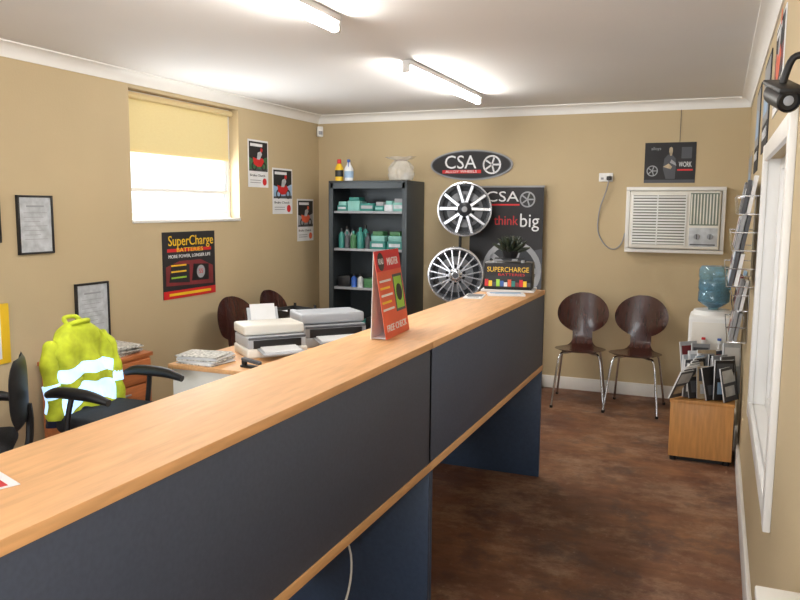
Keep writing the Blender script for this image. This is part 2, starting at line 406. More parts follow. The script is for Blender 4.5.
def alloy(name, M, style, r=.235):
    b = B(name)
    b.lathe([(r,0),(r,-.008),(r-.012,-.012),(r-.018,-.05),(r-.035,-.07),(r-.035,-.13),(r-.012,-.16),(r,-.165),(r,-.172),(r-.018,-.168),(r-.043,-.135),(r-.043,-.07),(r-.026,-.04),(r-.020,-.006),(r-.012,.002)], ALLOY, seg=56, close=True)
    b.lathe([(r-.03,-.14),(0,-.14)], ALLOYD, seg=40)
    b.lathe([(.09,-.10),(.16,-.10),(.16,-.12),(.09,-.12)], GREY, seg=40, close=True)
    def spoke(ang, w0, w1, r0, r1, z, m, sk=0):
        R = Matrix.Rotation(ang, 4, 'Z')
        t = bmesh.new(); vs = []
        for (x, w, zz) in ((r0,w0,z),( (r0+r1)/2,(w0+w1)/2*.92,z-.004),(r1,w1,z-.008)):
            sh = sk*(x-r0)/(r1-r0)
            vs.append([t.verts.new((x,-w/2+sh,zz-.028)), t.verts.new((x,-w/2*.8+sh,zz)), t.verts.new((x,w/2*.8+sh,zz)), t.verts.new((x,w/2+sh,zz-.028))])
        for a, c in zip(vs, vs[1:]):
            for i in range(4): t.faces.new((a[i],a[(i+1)%4],c[(i+1)%4],c[i]))
        t.faces.new(vs[0]); t.faces.new(vs[-1][::-1])
        b.merge(t, m, R)
    if style == 0:
        for k in range(5):
            a = 2*PI*k/5+.3
            for sg in (-1,1):
                spoke(a+sg*.10, .032, .030, .03, r-.022, -.006, ALLOY, sg*.045)
                spoke(a+sg*.10, .042, .040, .03, r-.024, -.012, ALLOYD, sg*.045)
            spoke(a, .05, .02, .03, .13, -.02, ALLOYD)
    else:
        for k in range(10):
            a = 2*PI*k/10
            for sg in (-1,1): spoke(a, .016, .014, .05, r-.022, -.004, ALLOY, sg*.034)
    b.lathe([(0,.004),(.03,.004),(.034,0),(.062,-.006),(.066,-.03),(0,-.03)], ALLOY if style else ALLOYD, seg=30)
    b.lathe([(0,.010),(.022,.008),(.026,.003),(0,.003)], DGREY if style else GREY, seg=24)
    for k in range(5):
        a = 2*PI*k/5; b.lathe([(0,0),(.007,0),(.007,.008),(0,.008)], BLACK, T(.047*math.cos(a),.047*math.sin(a),-.006), 10)
    return b.done(M=M)
def facing(p, yaw):
    a = math.radians(yaw); n = Vector((math.sin(a), -math.cos(a), 0)); X = Vector((math.cos(a), math.sin(a), 0))
    return fr(p, X, (0,0,1), n)
alloy('alloy_wheel', facing((-2.06,6.44,1.59), 16), 0, .238)
alloy('alloy_wheel', facing((-2.12,6.40,1.01), 18), 1, .245)
b = B('wheel_display_stand')
b.box(-2.36,-1.86,6.36,6.64,0,.03,BLACK,.005); b.cyl((-2.16,6.64,.03),(-2.16,6.64,1.72),.014,BLACK)
for x, z in ((-2.06,1.59),(-2.12,1.01)): b.box(-2.17,x,6.615,6.635,z-.02,z+.02,BLACK); b.cyl((x-.04,6.62,z),(x-.035,6.588,z),.02,BLACK)
b.done()

# ---------------------------------------------------------------- cabinet with stock
cx0, cx1, cy0, cy1, cz = -3.34, -2.56, 6.33, 6.765, 1.82
b = B('steel_shelving_cabinet')
b.box(cx0,cx0+.02,cy0,cy1,0,cz,CAB,.002); b.box(cx1-.02,cx1,cy0,cy1,0,cz,CAB,.002)
b.box(cx0+.02,cx1-.02,cy1-.015,cy1,0,cz,CAB); b.box(cx0,cx1,cy0,cy1,cz,cz+.02,CAB,.003)
b.box(cx0+.02,cx1-.02,cy0,cy0+.02,cz-.05,cz,CAB); b.box(cx0+.02,cx0+.045,cy0,cy0+.02,0,cz,CAB); b.box(cx1-.045,cx1-.02,cy0,cy0+.02,0,cz,CAB)
SH = (.08,.45,.84,1.20,1.545)
for z in SH: b.box(cx0+.02,cx1-.02,cy0+.03,cy1-.015,z,z+.022,GREY if z > .7 else CAB,.002)
b.done()
b = B('shelf_stock')
def bottle(x, y, z, h, r, m, cap):
    b.lathe([(0,0),(r,0),(r,h*.68),(r*.45,h*.8),(r*.4,h*.86),(0,h*.86)], m, T(x,y,z), 14); b.lathe([(0,0),(r*.48,0),(r*.44,h*.16),(0,h*.16)], cap, T(x,y,z+h*.85), 12)
random.seed(21)
for z in SH[1:]:
    z += .0225; x = cx0+.06
    while x < cx1-.15:
        k = random.random(); y = cy0+.04+random.random()*.03
        if z > 1.5:
            w = .08+random.random()*.06; h = .045+.05*random.random(); b.box(x,x+w,y,y+.16,z,z+h,random.choice([TEAL,TEALL,LGREY,TEAL,GREEN,DGREY,TEAL]),.003)
            b.box(x+.01,x+w-.01,y-.001,y,z+h*.3,z+h*.7,random.choice([LGREY,TEALL,GREY]))
            if k < .5: b.box(x+.01,x+w-.01,y+.01,y+.14,z+h,z+h+.035,random.choice([TEAL,TEALL,GREY]),.003)
            x += w+.008
        elif z > 1.1:
            if x < -2.98:
                h = .12+.10*random.random(); r = .022+.01*random.random(); bottle(x+r,y+.03,z,h,r,random.choice([TEAL,TEALL,LGREY,GREEN,DGREY,SKYB]),random.choice([PAPER,TEAL,BLACK])); bottle(x+r+.01,y+.12,z,h+.02,r,random.choice([TEAL,LGREY,DGREY]),BLACK); x += 2*r+.01
            else:
                w = .15; b.box(x,x+w,y,y+.2,z,z+.07,TEAL,.004); b.box(x+.02,x+w-.02,y-.001,y,z+.02,z+.05,LGREY); b.box(x+.01,x+w-.01,y+.01,y+.16,z+.07,z+.12,TEALL if k<.5 else TEAL,.004); b.box(x+.02,x+w-.03,y+.02,y+.14,z+.12,z+.16,GREEN,.004); x += w+.01
        else:
            if k < .6:
                w = .08+.08*random.random(); h = .05+.07*random.random(); b.box(x,x+w,y,y+.2,z,z+h,random.choice([LGREY,GREEN,DGREY,MAROON,TEAL,BLACK]),.003); x += w+.01
            else:
                bottle(x+.03,y+.03,z,.12,.028,random.choice([LGREY,BLUE,GREY,MAROON]),BLACK); x += .07
b.done()
b = B('spray_bottle')
b.lathe([(0,0),(.04,0),(.042,.11),(.02,.15),(.015,.17),(0,.17)], PAPER); b.lathe([(.0405,.03),(.0435,.03),(.0435,.09),(.0405,.09)], SKYB, close=True)
b.box(-.012,.012,-.05,.02,.17,.195,BLUE,.004); b.tube([(0,-.03,.172),(0,-.045,.15),(0,-.04,.13)], .004, BLUE, 6); b.done((-3.19,6.45,1.841), 20)
b = B('cleaner_bottle')
b.lathe([(0,0),(.036,0),(.038,.12),(.018,.16),(0,.16)], YEL); b.lathe([(0,.16),(.02,.16),(.018,.20),(0,.2)], RED); b.lathe([(.0365,.04),(.039,.04),(.039,.1),(.0365,.1)], BLACK, close=True); b.done((-3.29,6.45,1.841))
b = B('clear_plastic_bag')
def lerp_(a, t):
    for (u0,v0),(u1,v1) in zip(a, a[1:]):
        if t <= u1: return v0+(v1-v0)*(t-u0)/(u1-u0)
    return a[-1][1]
def bag(u, v):
    a = 2*PI*u; z = .215*v
    r = lerp_([(0,.0),(.02,.095),(.25,.11),(.55,.10),(.78,.07),(.86,.05),(1,.13)], v)
    p = Vector((math.cos(a)*r*1.15, math.sin(a)*r*.8, z)); q = mnoise.noise_vector(Vector((math.cos(a)*2.2, math.sin(a)*2.2, z*22)))
    p += Vector((q.x,q.y,q.z*.5))*.022*min(1,v*8)*(.6 if v<.9 else 1)
    p.z = max(p.z, .002); return p
b.surf(bag, 48, 34, BAG)
b.box(-.06,.03,-.05,.05,.01,.11,TAN,.01,M=Matrix.Rotation(.15,4,'Y')); b.box(.02,.08,-.04,.04,.01,.08,LGREY,.008)
b.tube([(-.05,0,.182),(0,-.04,.185),(.05,0,.182),(0,.04,.185),(-.05,0,.182)], .005, MAROON, 6, 5)
b.done((-2.69,6.5,1.841))
b = B('motion_sensor'); b.box(-.03,.03,-.02,.02,-.05,.05,WHITE,.012,seg=3); b.box(-.02,.02,-.024,-.018,-.03,.005,GREY,.003)
b.done((-3.645,6.735,2.33), 45)

# ---------------------------------------------------------------- posters
def poster(name, M, w, h, art):
    b = B(name); b.M = M; b.box(-w/2,w/2,-h/2,h/2,0,.004,art[0]); art[1](b,w,h); return b.done()
def rider(b, M, s, col):
    for x in (-.32,.32): b.lathe([(s*.10,0),(s*.17,0),(s*.17,.0006),(s*.10,.0006)], BLACK, M@T(x*s,-.2*s,0), 16, close=True)
    b.prism([(-.35*s,-.12*s),(-.1*s,-.22*s),(.15*s,-.2*s),(.34*s,0),(.2*s,.12*s),(-.05*s,.06*s),(-.4*s,.12*s)],0,.0009,col,M)
    b.prism([(-.15*s,.05*s),(.05*s,.05*s),(.2*s,.25*s),(.12*s,.36*s),(-.08*s,.3*s)],.0009,.0013,LGREY,M)
    b.lathe([(0,0),(s*.08,0),(s*.08,.0008),(0,.0008)], col, M@T(.16*s,.4*s,.001), 14)
def art_a(pic, stripe):
    def f(b, w, h):
        b.box(-w*.46,w*.46,-h*.16,h*.46,.004,.005,PRINTB)
        b.prism([(-w*.46,-h*.16),(w*.46,-h*.16),(w*.46,h*.16),(0,h*.06),(-w*.46,h*.12)],.005,.0055,pic)
        b.prism([(-w*.46,-h*.16),(w*.46,-h*.16),(w*.46,-h*.09),(-w*.46,-h*.12)],.0055,.0058,DGREY)
        rider(b, T(.02*w,.06*h,.006), w*.75, stripe)
        b.box(-w*.4,w*.2,h*.36,h*.42,.005,.006,PAPER)
        b.text('Brake Clutch', h*.07, DGREY, T(-w*.05,-h*.25,.0055), w*.75); b.lathe([(0,0),(w*.1,0),(w*.1,.001),(0,.001)],stripe,T(w*.3,-h*.38,.005),20)
        b.box(-w*.42,w*.1,-h*.36,-h*.345,.005,.0055,GREY); b.box(-w*.42,w*.1,-h*.41,-h*.395,.005,.0055,GREY)
    return f
poster('advertising_poster', onleft(5.695,1.965), .31, .40, (PAPER, art_a(GREEN, RED)))
poster('advertising_poster', onleft(6.09,1.74), .34, .41, (PAPER, art_a(SKYB, RED)))
poster('advertising_poster', onleft(6.505,1.475), .31, .40, (PAPER, art_a(GREY, ORANGE)))
def art_sc(b, w, h):
    b.box(-w/2,w/2,-h*.5,-h*.38,.004,.005,RED)
    b.text('SuperCharge', .105, YEL, T(.02,h*.36,.0055), w*.86); b.box(-w*.42,w*.42,h*.2,h*.25,.004,.005,RED)
    b.text('BATTERIES', .045, YEL, T(0,h*.225,.0055), w*.5)
    b.text('MORE POWER, LONGER LIFE', .035, PAPER, T(0,h*.13,.0055), w*.8)
    b.prism([(-w*.45,-h*.3),(w*.45,-h*.34),(w*.45,-h*.05),(w*.2,h*.06),(-w*.2,h*.06),(-w*.45,-h*.02)],.004,.005,MAROON)
    b.prism([(-w*.4,-h*.25),(-w*.02,-h*.28),(-w*.02,h*.0),(-w*.35,h*.02)],.005,.0065,PRINTB)
    for i in range(3): b.box(-w*.36,-w*.08,-h*.2+i*.045,-h*.2+i*.045+.012,.0065,.007,YEL if i else LIME)
    b.prism([(w*.02,-h*.26),(w*.36,-h*.27),(w*.36,-h*.02),(w*.06,0)],.005,.0065,BLACK)
    b.lathe([(0,0),(.05,0),(.05,.001),(0,.001)],GREY,T(w*.2,-h*.13,.0065),20); b.text('55', .05, RED, T(w*.2,-h*.13,.008))
    b.box(-w*.4,w*.4,-h*.46,-h*.42,.005,.0055,YEL)
poster('battery_poster', onleft(4.74,1.165), .62, .49, (PRINTB, art_sc))
def frame(name, M, w, h):
    b = B(name); b.M = M
    b.box(-w/2,w/2,-h/2,h/2,0,.01,BLACK)
    t = .012
    for x0,x1,y0,y1 in ((-w/2,w/2,h/2-t,h/2),(-w/2,w/2,-h/2,-h/2+t),(-w/2,-w/2+t,-h/2,h/2),(w/2-t,w/2,-h/2,h/2)): b.box(x0,x1,y0,y1,.01,.02,BLACK,.002)
    b.box(-w/2+t,w/2-t,-h/2+t,h/2-t,.01,.012,LGREY)
    b.box(-w*.25,w*.25,h*.3,h*.33,.012,.0125,GREY)
    for i in range(7): b.box(-w*.33,w*(.33-.1*(i%3)),h*.2-i*h*.075,h*.2-i*h*.075+.003,.012,.0125,GREY)
    return b.done()
frame('framed_certificate', onleft(3.325,1.485), .25, .34)
frame('framed_certificate', onleft(2.985,1.52), .20, .26)
frame('framed_certificate', onleft(3.74,.93), .28, .36)
b = B('yellow_notice_board'); b.M = onleft(2.91,.88); b.box(-.2,.2,-.17,.17,0,.012,YEL,.003); b.box(-.17,.14,-.14,.14,.012,.013,PAPER); b.done()

def art_w(b, w, h):
    b.box(-w/2,w/2,-h*.5,-h*.42,.004,.006,DGREY)
    b.prism([(-.07*w,-.4*h),(.11*w,-.4*h),(.12*w,-.1*h),(.11*w,.1*h),(.04*w,.2*h),(-.04*w,.2*h),(-.11*w,.1*h),(-.13*w,-.15*h)],.004,.006,DGREY)
    b.prism([(-.022*w,.27*h),(0,.17*h),(.03*w,.17*h),(.05*w,.27*h),(.045*w,.36*h),(.014*w,.39*h),(-.018*w,.36*h)],.006,.008,TAN)
    b.prism([(-.13*w,-.1*h),(.02*w,-.16*h),(.05*w,-.1*h),(-.02*w,-.02*h)],.006,.008,TAN); b.prism([(.0*w,.0*h),(.13*w,-.08*h),(.11*w,.0*h),(.03*w,.08*h)],.006,.0075,GREY)
    b.text('WORK', .06, PAPER, T(w*.3,-.05*h,.006), w*.25); b.box(w*.15,w*.45,-.2*h,-.16*h,.004,.006,RED)
    b.text('alloys', .035, GREY, T(-w*.28,.35*h,.006)); wheelicon(b, T(-w*.34,-.2*h,.005), .045, GREY, BLACK)
    b.box(.22*w,.42*w,.1*h,.38*h,.004,.0055,DGREY)
poster('promotional_poster', onback(-.40,1.985), .40, .33, (PRINTB, art_w))
b = B('hanging_cord'); b.cyl((-.33,6.775,2.15),(-.33,6.775,2.41),.002,DGREY,seg=6); b.done()

# ---------------------------------------------------------------- air conditioner, outlet, lead
b = B('air_conditioner'); b.M = onback(-.34,1.515)
w, h, d = .385, .27, .13
for x0,x1,y0,y1 in ((-w,w,h-.03,h),(-w,w,-h,-h+.03),(-w,-w+.03,-h+.031,h-.031),(w-.03,w,-h+.031,h-.031)): b.box(x0,x1,y0,y1,0,d-.03,TRIMW,.004)
b.box(-w+.035,w-.035,-h+.035,h-.035,0,d,OFFW,.012,seg=3)
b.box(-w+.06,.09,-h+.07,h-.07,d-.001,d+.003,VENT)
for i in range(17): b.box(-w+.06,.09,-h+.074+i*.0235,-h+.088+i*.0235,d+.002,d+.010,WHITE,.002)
for x in (-w+.06,-.13,.09): b.box(x-.005,x+.005,-h+.065,h-.065,d,d+.011,WHITE,.002)
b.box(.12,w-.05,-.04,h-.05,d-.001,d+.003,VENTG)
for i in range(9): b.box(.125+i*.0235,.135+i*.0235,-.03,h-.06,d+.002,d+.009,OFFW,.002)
b.box(.12,w-.05,-h+.06,-.06,d,d+.004,LGREY,.002)
for x in (.18,.28): b.lathe([(0,0),(.024,0),(.02,.018),(0,.018)],GREY,T(x,-.13,d+.003),20); b.box(x-.003,x+.003,-.15,-.11,d+.02,d+.024,BLACK)
b.box(.13,.32,-.20,-.19,d+.003,d+.005,DGREY)
b.done()
b = B('power_outlet'); b.M = onback(-.91,1.87); b.box(-.058,.058,-.036,.036,0,.01,WHITE,.004)
for x in (-.03,.03): b.box(x-.012,x+.012,-.02,-.002,.010,.0115,GREY,.001); b.box(x-.006,x+.006,.008,.022,.01,.015,WHITE,.002)
b.box(.01,.05,-.025,.008,.01,.05,BLACK,.006)
b.done()
b = B('air_conditioner_lead'); b.tube([(-.88,6.735,1.845),(-.90,6.74,1.75),(-.95,6.765,1.6),(-.96,6.77,1.42),(-.90,6.77,1.30),(-.82,6.77,1.26),(-.76,6.77,1.31),(-.735,6.77,1.40)], .005, GREY); b.done()

# ---------------------------------------------------------------- visitor chairs
def visitor():
    b = B('plywood_visitor_chair')
    prof = [(-.21,.455),(-.17,.462),(-.05,.455),(.08,.452),(.15,.462),(.195,.50),(.21,.56),(.22,.63),(.24,.75),(.265,.895)]
    P = [Vector((0,y,z)) for y,z in prof]; n = len(P)-1
    def pos(u):
        x = u*n; i = min(int(x), n-1); k = x-i
        a = P[max(i-1,0)]; p = P[i]; q = P[i+1]; d = P[min(i+2,n)]
        return .5*((2*p)+(-a+q)*k+(2*a-5*p+4*q-d)*k*k+(-a+3*p-3*q+d)*k**3)
    zc, hh = .725, .172
    def width(p):
        if p.z > .52 or p.y > .19:
            e = max(-1, min(1, (p.z-zc)/hh)); w = .212*math.sqrt(max(0,1-e*e))
            return max(w, .082) if p.z < zc else max(w, .004)
        t = (p.y+.21)/.40
        return lerp_([(0,.10),(.04,.15),(.12,.188),(.3,.205),(.5,.198),(.7,.165),(.86,.115),(1,.082)], max(0,min(1,t)))
    def fn(u, v):
        u = u if u < .7 else .7+.3*math.sin((u-.7)/.3*PI/2)
        p = pos(u); hw = width(p); x = (v*2-1)
        back = max(0, min(1, (p.z-.50)/.15)); c = (x*hw/.2)**2
        return Vector((x*hw, p.y-.045*c*back, p.z+.012*c*(1-back)))
    b.surf(fn, 90, 16, PLY, .011)
    for sx in (-1,1):
        b.tube([(0,-.03,.442),(sx*.10,-.11,.437),(sx*.155,-.165,.415),(sx*.185,-.20,.2),(sx*.205,-.235,.0)], .0095, CHROME, 10, 6)
        b.tube([(0,.03,.442),(sx*.10,.09,.437),(sx*.15,.145,.415),(sx*.18,.20,.2),(sx*.20,.245,.0)], .0095, CHROME, 10, 6)
        for y in (-.235,.245): b.cyl((sx*.205 if y<0 else sx*.2,y,0),(sx*.205 if y<0 else sx*.2,y,.02),.013,BLACK,seg=12)
    b.box(-.08,.08,-.08,.08,.436,.45,BLACK,.003)
    return b
ch = visitor().done((-1.00,6.33,0), 6)
dup(ch, (-.555,6.31,0), -3)
dup(ch, (-3.27,4.98,0), 82)
dup(ch, (-3.27,5.56,0), 90)

# ---------------------------------------------------------------- water cooler
b = B('water_cooler')
b.box(-.15,.15,-.15,.15,.01,.88,WHITE,.02,seg=3)
b.box(-.13,.13,-.155,-.14,.60,.84,OFFW,.01); b.box(-.11,.11,-.158,-.15,.50,.60,GREY,.003); b.box(-.10,.10,-.2,-.15,.50,.515,WHITE,.004)
for x, m in ((-.05,RED),(.05,BLUE)): b.box(x-.015,x+.015,-.19,-.15,.70,.725,WHITE,.004); b.box(x-.013,x+.013,-.2,-.175,.725,.74,m,.003); b.cyl((x,-.18,.67),(x,-.18,.70),.008,WHITE,seg=10)
b.lathe([(0,.88),(.135,.88),(.125,.91),(.06,.915),(0,.90)], WHITE)
b.lathe([(.0,.90),(.03,.90),(.035,.925),(.085,.955),(.103,.97),(.105,1.03),(.098,1.045),(.105,1.06),(.105,1.11),(.098,1.125),(.105,1.14),(.104,1.19),(.09,1.215),(0,1.22)], BOTTLE)
b.lathe([(0,.93),(.03,.93),(.08,.96),(.097,.975),(.097,1.10),(0,1.10)], BOTTLE)
b.done((-.005,5.72,0))

# ---------------------------------------------------------------- box with brochures
b = B('magazine_box')
x0,x1,y0,y1 = -.225,.15,5.08,5.42
b.box(x0,x1,y0,y0+.018,.03,.38,BEECHB,.001); b.box(x0,x0+.018,y0+.018,y1,.03,.38,BEECHB,.001); b.box(x1-.018,x1,y0+.018,y1,.03,.38,BEECHB,.001); b.box(x0+.018,x1-.018,y1-.018,y1,.03,.38,BEECHB,.001)
b.box(x0-.004,x1+.004,y0-.004,y1+.004,.38,.40,BEECHB,.001); b.box(x0+.03,x1-.03,y0+.03,y1-.03,0,.035,BLACK)
for x in (x0+.03,x1-.03):
    for y in (y0+.03,y1-.03): b.lathe([(0,0),(.022,0),(.022,.035),(0,.035)],BLACK,T(x,y,0),12)
b.done()
b = B('brochure_pile')
random.seed(5)
cols = [PAPER,LGREY,DGREY,PRINTB,LGREY,GREY,TAN,PAPER,DGREY,GREY,MAROON,SKYB]
def bro(M, w, hh, tk):
    c = random.choice(cols); b.box(-w/2,w/2,-tk,tk,0,hh,c,M=M); b.box(-w*.5-.0004,w*.5-.01,-tk*.8,tk*.8,.002,hh+.0006,PAPER,M=M)
    b.box(-w*.42,w*.42,-tk-.001,-tk,hh*.55,hh*.92,random.choice(cols),M=M); b.box(-w*.35,w*.3,-tk-.001,-tk,hh*.15,hh*.45,random.choice(cols),M=M)
for row, yy in enumerate((5.15,5.25,5.35)):
    for i in range(6):
        xx = -.11+i*.048; hh = random.uniform(.20,.26)+.035*row
        M = T(xx,yy,.408) @ Matrix.Rotation(random.uniform(.4,.9),4,'Z') @ Matrix.Rotation(random.uniform(-.22,-.06),4,'X') @ Matrix.Rotation(random.uniform(-.08,.12),4,'Y')
        bro(M, .13, hh, .004+.004*random.random())
for i in range(8):
    M = T(-.20+.018*i,5.11+.03*i,.410) @ Matrix.Rotation(1.0,4,'Z') @ Matrix.Rotation(.42-.04*i,4,'X')
    bro(M, .14, .20+.01*i, .006)
b.done()

# ---------------------------------------------------------------- right wall racks and posters
def rack(name, y0, y1, z0, rows, dep, rh):
    b = B(name)
    for r in range(rows):
        z = z0+r*rh; x = XR-dep*(.6+.4*(rows-r)/rows)
        b.tube([(XR-.005,y0,z),(x,y0,z),(x,y1,z),(XR-.005,y1,z)], .003, CHROME, 6, 1)
        b.tube([(XR-.005,y0,z+.09),(x-.01,y0,z+.09),(x-.01,y1,z+.09),(XR-.005,y1,z+.09)], .003, CHROME, 6, 1)
        n = int((y1-y0)/.11)
        for i in range(n+1): yy = y0+(y1-y0)*i/n; b.cyl((x,yy,z),(x-.01,yy,z+.09),.002,CHROME,seg=6)
        for i in range(n):
            yy = y0+(y1-y0)*(i+.5)/n
            for k in range(2):
                c = random.choice(cols); M = T(x+.010+.024*k,yy,z+.004) @ Matrix.Rotation(.16,4,'Y')
                b.box(0,.018,-.048,.048,0,rh*random.uniform(.8,1.0)+.01*k,c,M=M)
                if k == 0: b.box(-.001,0,-.04,.04,rh*.45,rh*.68,random.choice(cols),M=M)
    for y in (y0,y1): b.cyl((XR-.004,y,z0),(XR-.004,y,z0+rows*rh),.003,CHROME,seg=6)
    b.done()
rack('brochure_rack', 4.15, 4.85, 1.22, 3, .14, .18)
rack('brochure_rack', 4.90, 5.50, .82, 2, .11, .19)
def art_r(b, w, h):
    b.box(-w*.45,w*.45,-h*.2,h*.45,.004,.006,GREY); b.prism([(-.4*w,-.1*h),(.4*w,-.1*h),(.2*w,.2*h),(-.1*w,.25*h)],.006,.007,SKYB); b.text('WHEELS', .07, PAPER, T(0,-.32*h,.006), w*.7)
poster('advertising_poster', onright(5.2,2.08), .50, .5, (PRINTB, art_r))
poster('advertising_poster', onright(4.3,2.12), .55, .45, (PRINTB, art_r))
poster('advertising_poster', onright(6.1,1.75), .6, .5, (TAN, art_r))
poster('advertising_poster', onright(3.45,2.17), .5, .36, (PAPER, art_a(MAROON, ORANGE)))

b = B('security_camera')
b.M = T(.125,2.12,1.875)
b.box(.055,.065,-.03,.03,.05,.14,BLACK,.003); b.tube([(.06,0,.095),(.02,0,.09),(0,0,.03)], .009, BLACK)
b.M = T(.125,2.12,1.875) @ Matrix.Rotation(math.radians(15),4,'Z') @ Matrix.Rotation(math.radians(108),4,'X')
b.lathe([(0,-.06),(.024,-.06),(.028,-.05),(.028,.055),(.024,.06),(.022,.05),(0,.048)], BLACK, seg=24); b.lathe([(0,.049),(.012,.052),(0,.056)], GREY, seg=16)
b.box(-.032,.032,.02,.032,-.06,.075,BLACK,.004)
b.done()

# ---------------------------------------------------------------- staff side
b = B('staff_desk')
b.box(-2.88,-2.02,3.48,4.93,.675,.70,BEECH,.002)
b.box(-2.86,-2.04,3.50,3.52,0,.675,OFFW); b.box(-2.86,-2.04,4.89,4.91,0,.675,OFFW); b.box(-2.10,-2.08,3.52,4.89,.25,.675,OFFW)
b.done()
def printer(name, loc, rz, w, d, h, body, lid, back=True):
    b = B(name)
    b.box(-w/2,w/2,-d/2,d/2,0,h*.30,lid,.012,seg=3)
    b.box(-w/2+.006,w/2-.006,-d/2+.01,d/2-.006,h*.30,h*.66,body,.010,seg=3)
    b.box(-w/2+.04,w/2-.04,-d/2+.004,-d/2+.03,h*.30,h*.56,BLACK,.003)
    b.box(-w/2,w/2,-d/2+.06,d/2,h*.68,h,lid,.014,seg=3)
    M = T(0,-d/2+.002,h*.60) @ Matrix.Rotation(-.45,4,'X'); b.box(-w/2+.01,w/2-.01,0,.085,0,.014,DGREY,.004,M=M)
    b.box(-.04,.04,.02,.06,.014,.017,SKYB,M=M)
    for i in range(4):
        for j in range(2): b.box(w*.22+i*.02,w*.22+i*.02+.012,.02+j*.024,.034+j*.024,.014,.019,PAPER,M=M)
    M = T(0,-d/2,h*.26) @ Matrix.Rotation(.12,4,'X'); b.box(-w/2+.06,w/2-.06,-.13,.02,0,.010,body,.004,M=M); b.box(-w/2+.08,w/2-.08,-.11,.02,.010,.018,PAPER,M=M)
    if back:
        M = T(0,d/2-.015,h*.9) @ Matrix.Rotation(-.35,4,'X'); b.box(-w/2+.09,w/2-.09,-.004,.004,-.02,.10,body,.003,M=M); b.box(-w/2+.11,w/2-.11,-.010,-.005,0,.12,PAPER,M=M)
    return b.done(loc, rz)
printer('inkjet_printer', (-2.38,4.50,.70), 48, .44, .32, .21, GREY, PGREY, False)
printer('laser_printer', (-2.53,4.02,.70), 50, .38, .30, .19, PGREY, OFFW)
def papers(name, loc, n, w, l, seed, m=PAPER, th=.006):
    random.seed(seed); b = B(name)
    for i in range(n):
        M = T(random.uniform(-.012,.012),random.uniform(-.012,.012),i*th) @ Matrix.Rotation(random.uniform(-.2,.2),4,'Z'); b.box(-w/2,w/2,-l/2,l/2,0,th*.92,m if i%4 else NEWS,M=M)
    return b.done(loc)
papers('paper_stack', (-2.71,3.61,.70), 9, .26, .20, 3)
papers('paper_stack', (-2.16,3.64,.70), 4, .20, .24, 5)
b = B('document_tray')
for i in range(3):
    z = i*.07; b.box(-.13,.13,-.12,.12,z,z+.005,BLACK); b.box(-.13,-.125,-.12,.12,z,z+.05,BLACK); b.box(.125,.13,-.12,.12,z,z+.05,BLACK); b.box(-.13,.13,.115,.12,z,z+.05,BLACK); b.box(-.11,.11,-.118,.11,z+.005,z+.025,PAPER)
    for x in (-.128,.128):
        for y in (-.1,.1): b.box(x-.004,x+.004,y-.01,y+.01,z+.04,z+.071,BLACK)
b.done((-2.74,4.64,.70), 75)
b = B('photo_card_box'); b.box(-.06,.06,-.04,.04,0,.13,PAPER,.002); b.box(-.05,.05,-.042,-.04,.03,.12,SKYB); b.box(-.03,.01,-.043,-.042,.04,.1,DGREY); b.done((-2.12,4.80,.70), 25)
b = B('stapler'); b.box(-.02,.02,-.07,.07,0,.015,BLACK,.004); b.box(-.015,.015,-.065,.07,.03,.05,DGREY,.006,M=Matrix.Rotation(.1,4,'X')); b.box(-.012,.012,.04,.065,.01,.045,BLACK,.003); b.done((-2.38,3.58,.70), 80)
b = B('pen_holder'); b.lathe([(0,0),(.035,0),(.037,.10),(.033,.10),(.031,.006),(0,.006)], BLACK)
for i,m in enumerate((BLUE,RED,BLACK,YEL)): b.cyl((.01*math.cos(i*1.6),.01*math.sin(i*1.6),.01),(.028*math.cos(i*1.6),.028*math.sin(i*1.6),.15),.004,m,seg=8)
b.done((-2.76,4.38,.70))

b = B('filing_pedestal')
b.box(-3.66,-3.30,3.30,3.82,.02,.655,PED,.002); b.box(-3.67,-3.29,3.28,3.84,.655,.68,PED,.002)
for z0,z1 in ((.05,.34),(.35,.49),(.50,.64)): b.box(-3.30,-3.285,3.31,3.81,z0,z1,PED,.002); b.box(-3.285,-3.275,3.50,3.62,z1-.05,z1-.04,GREY,.002)
b.box(-3.64,-3.32,3.32,3.80,0,.02,BLACK); b.done()
papers('newspaper_pile', (-3.46,3.62,.68), 8, .26, .34, 11, NEWS, .007)

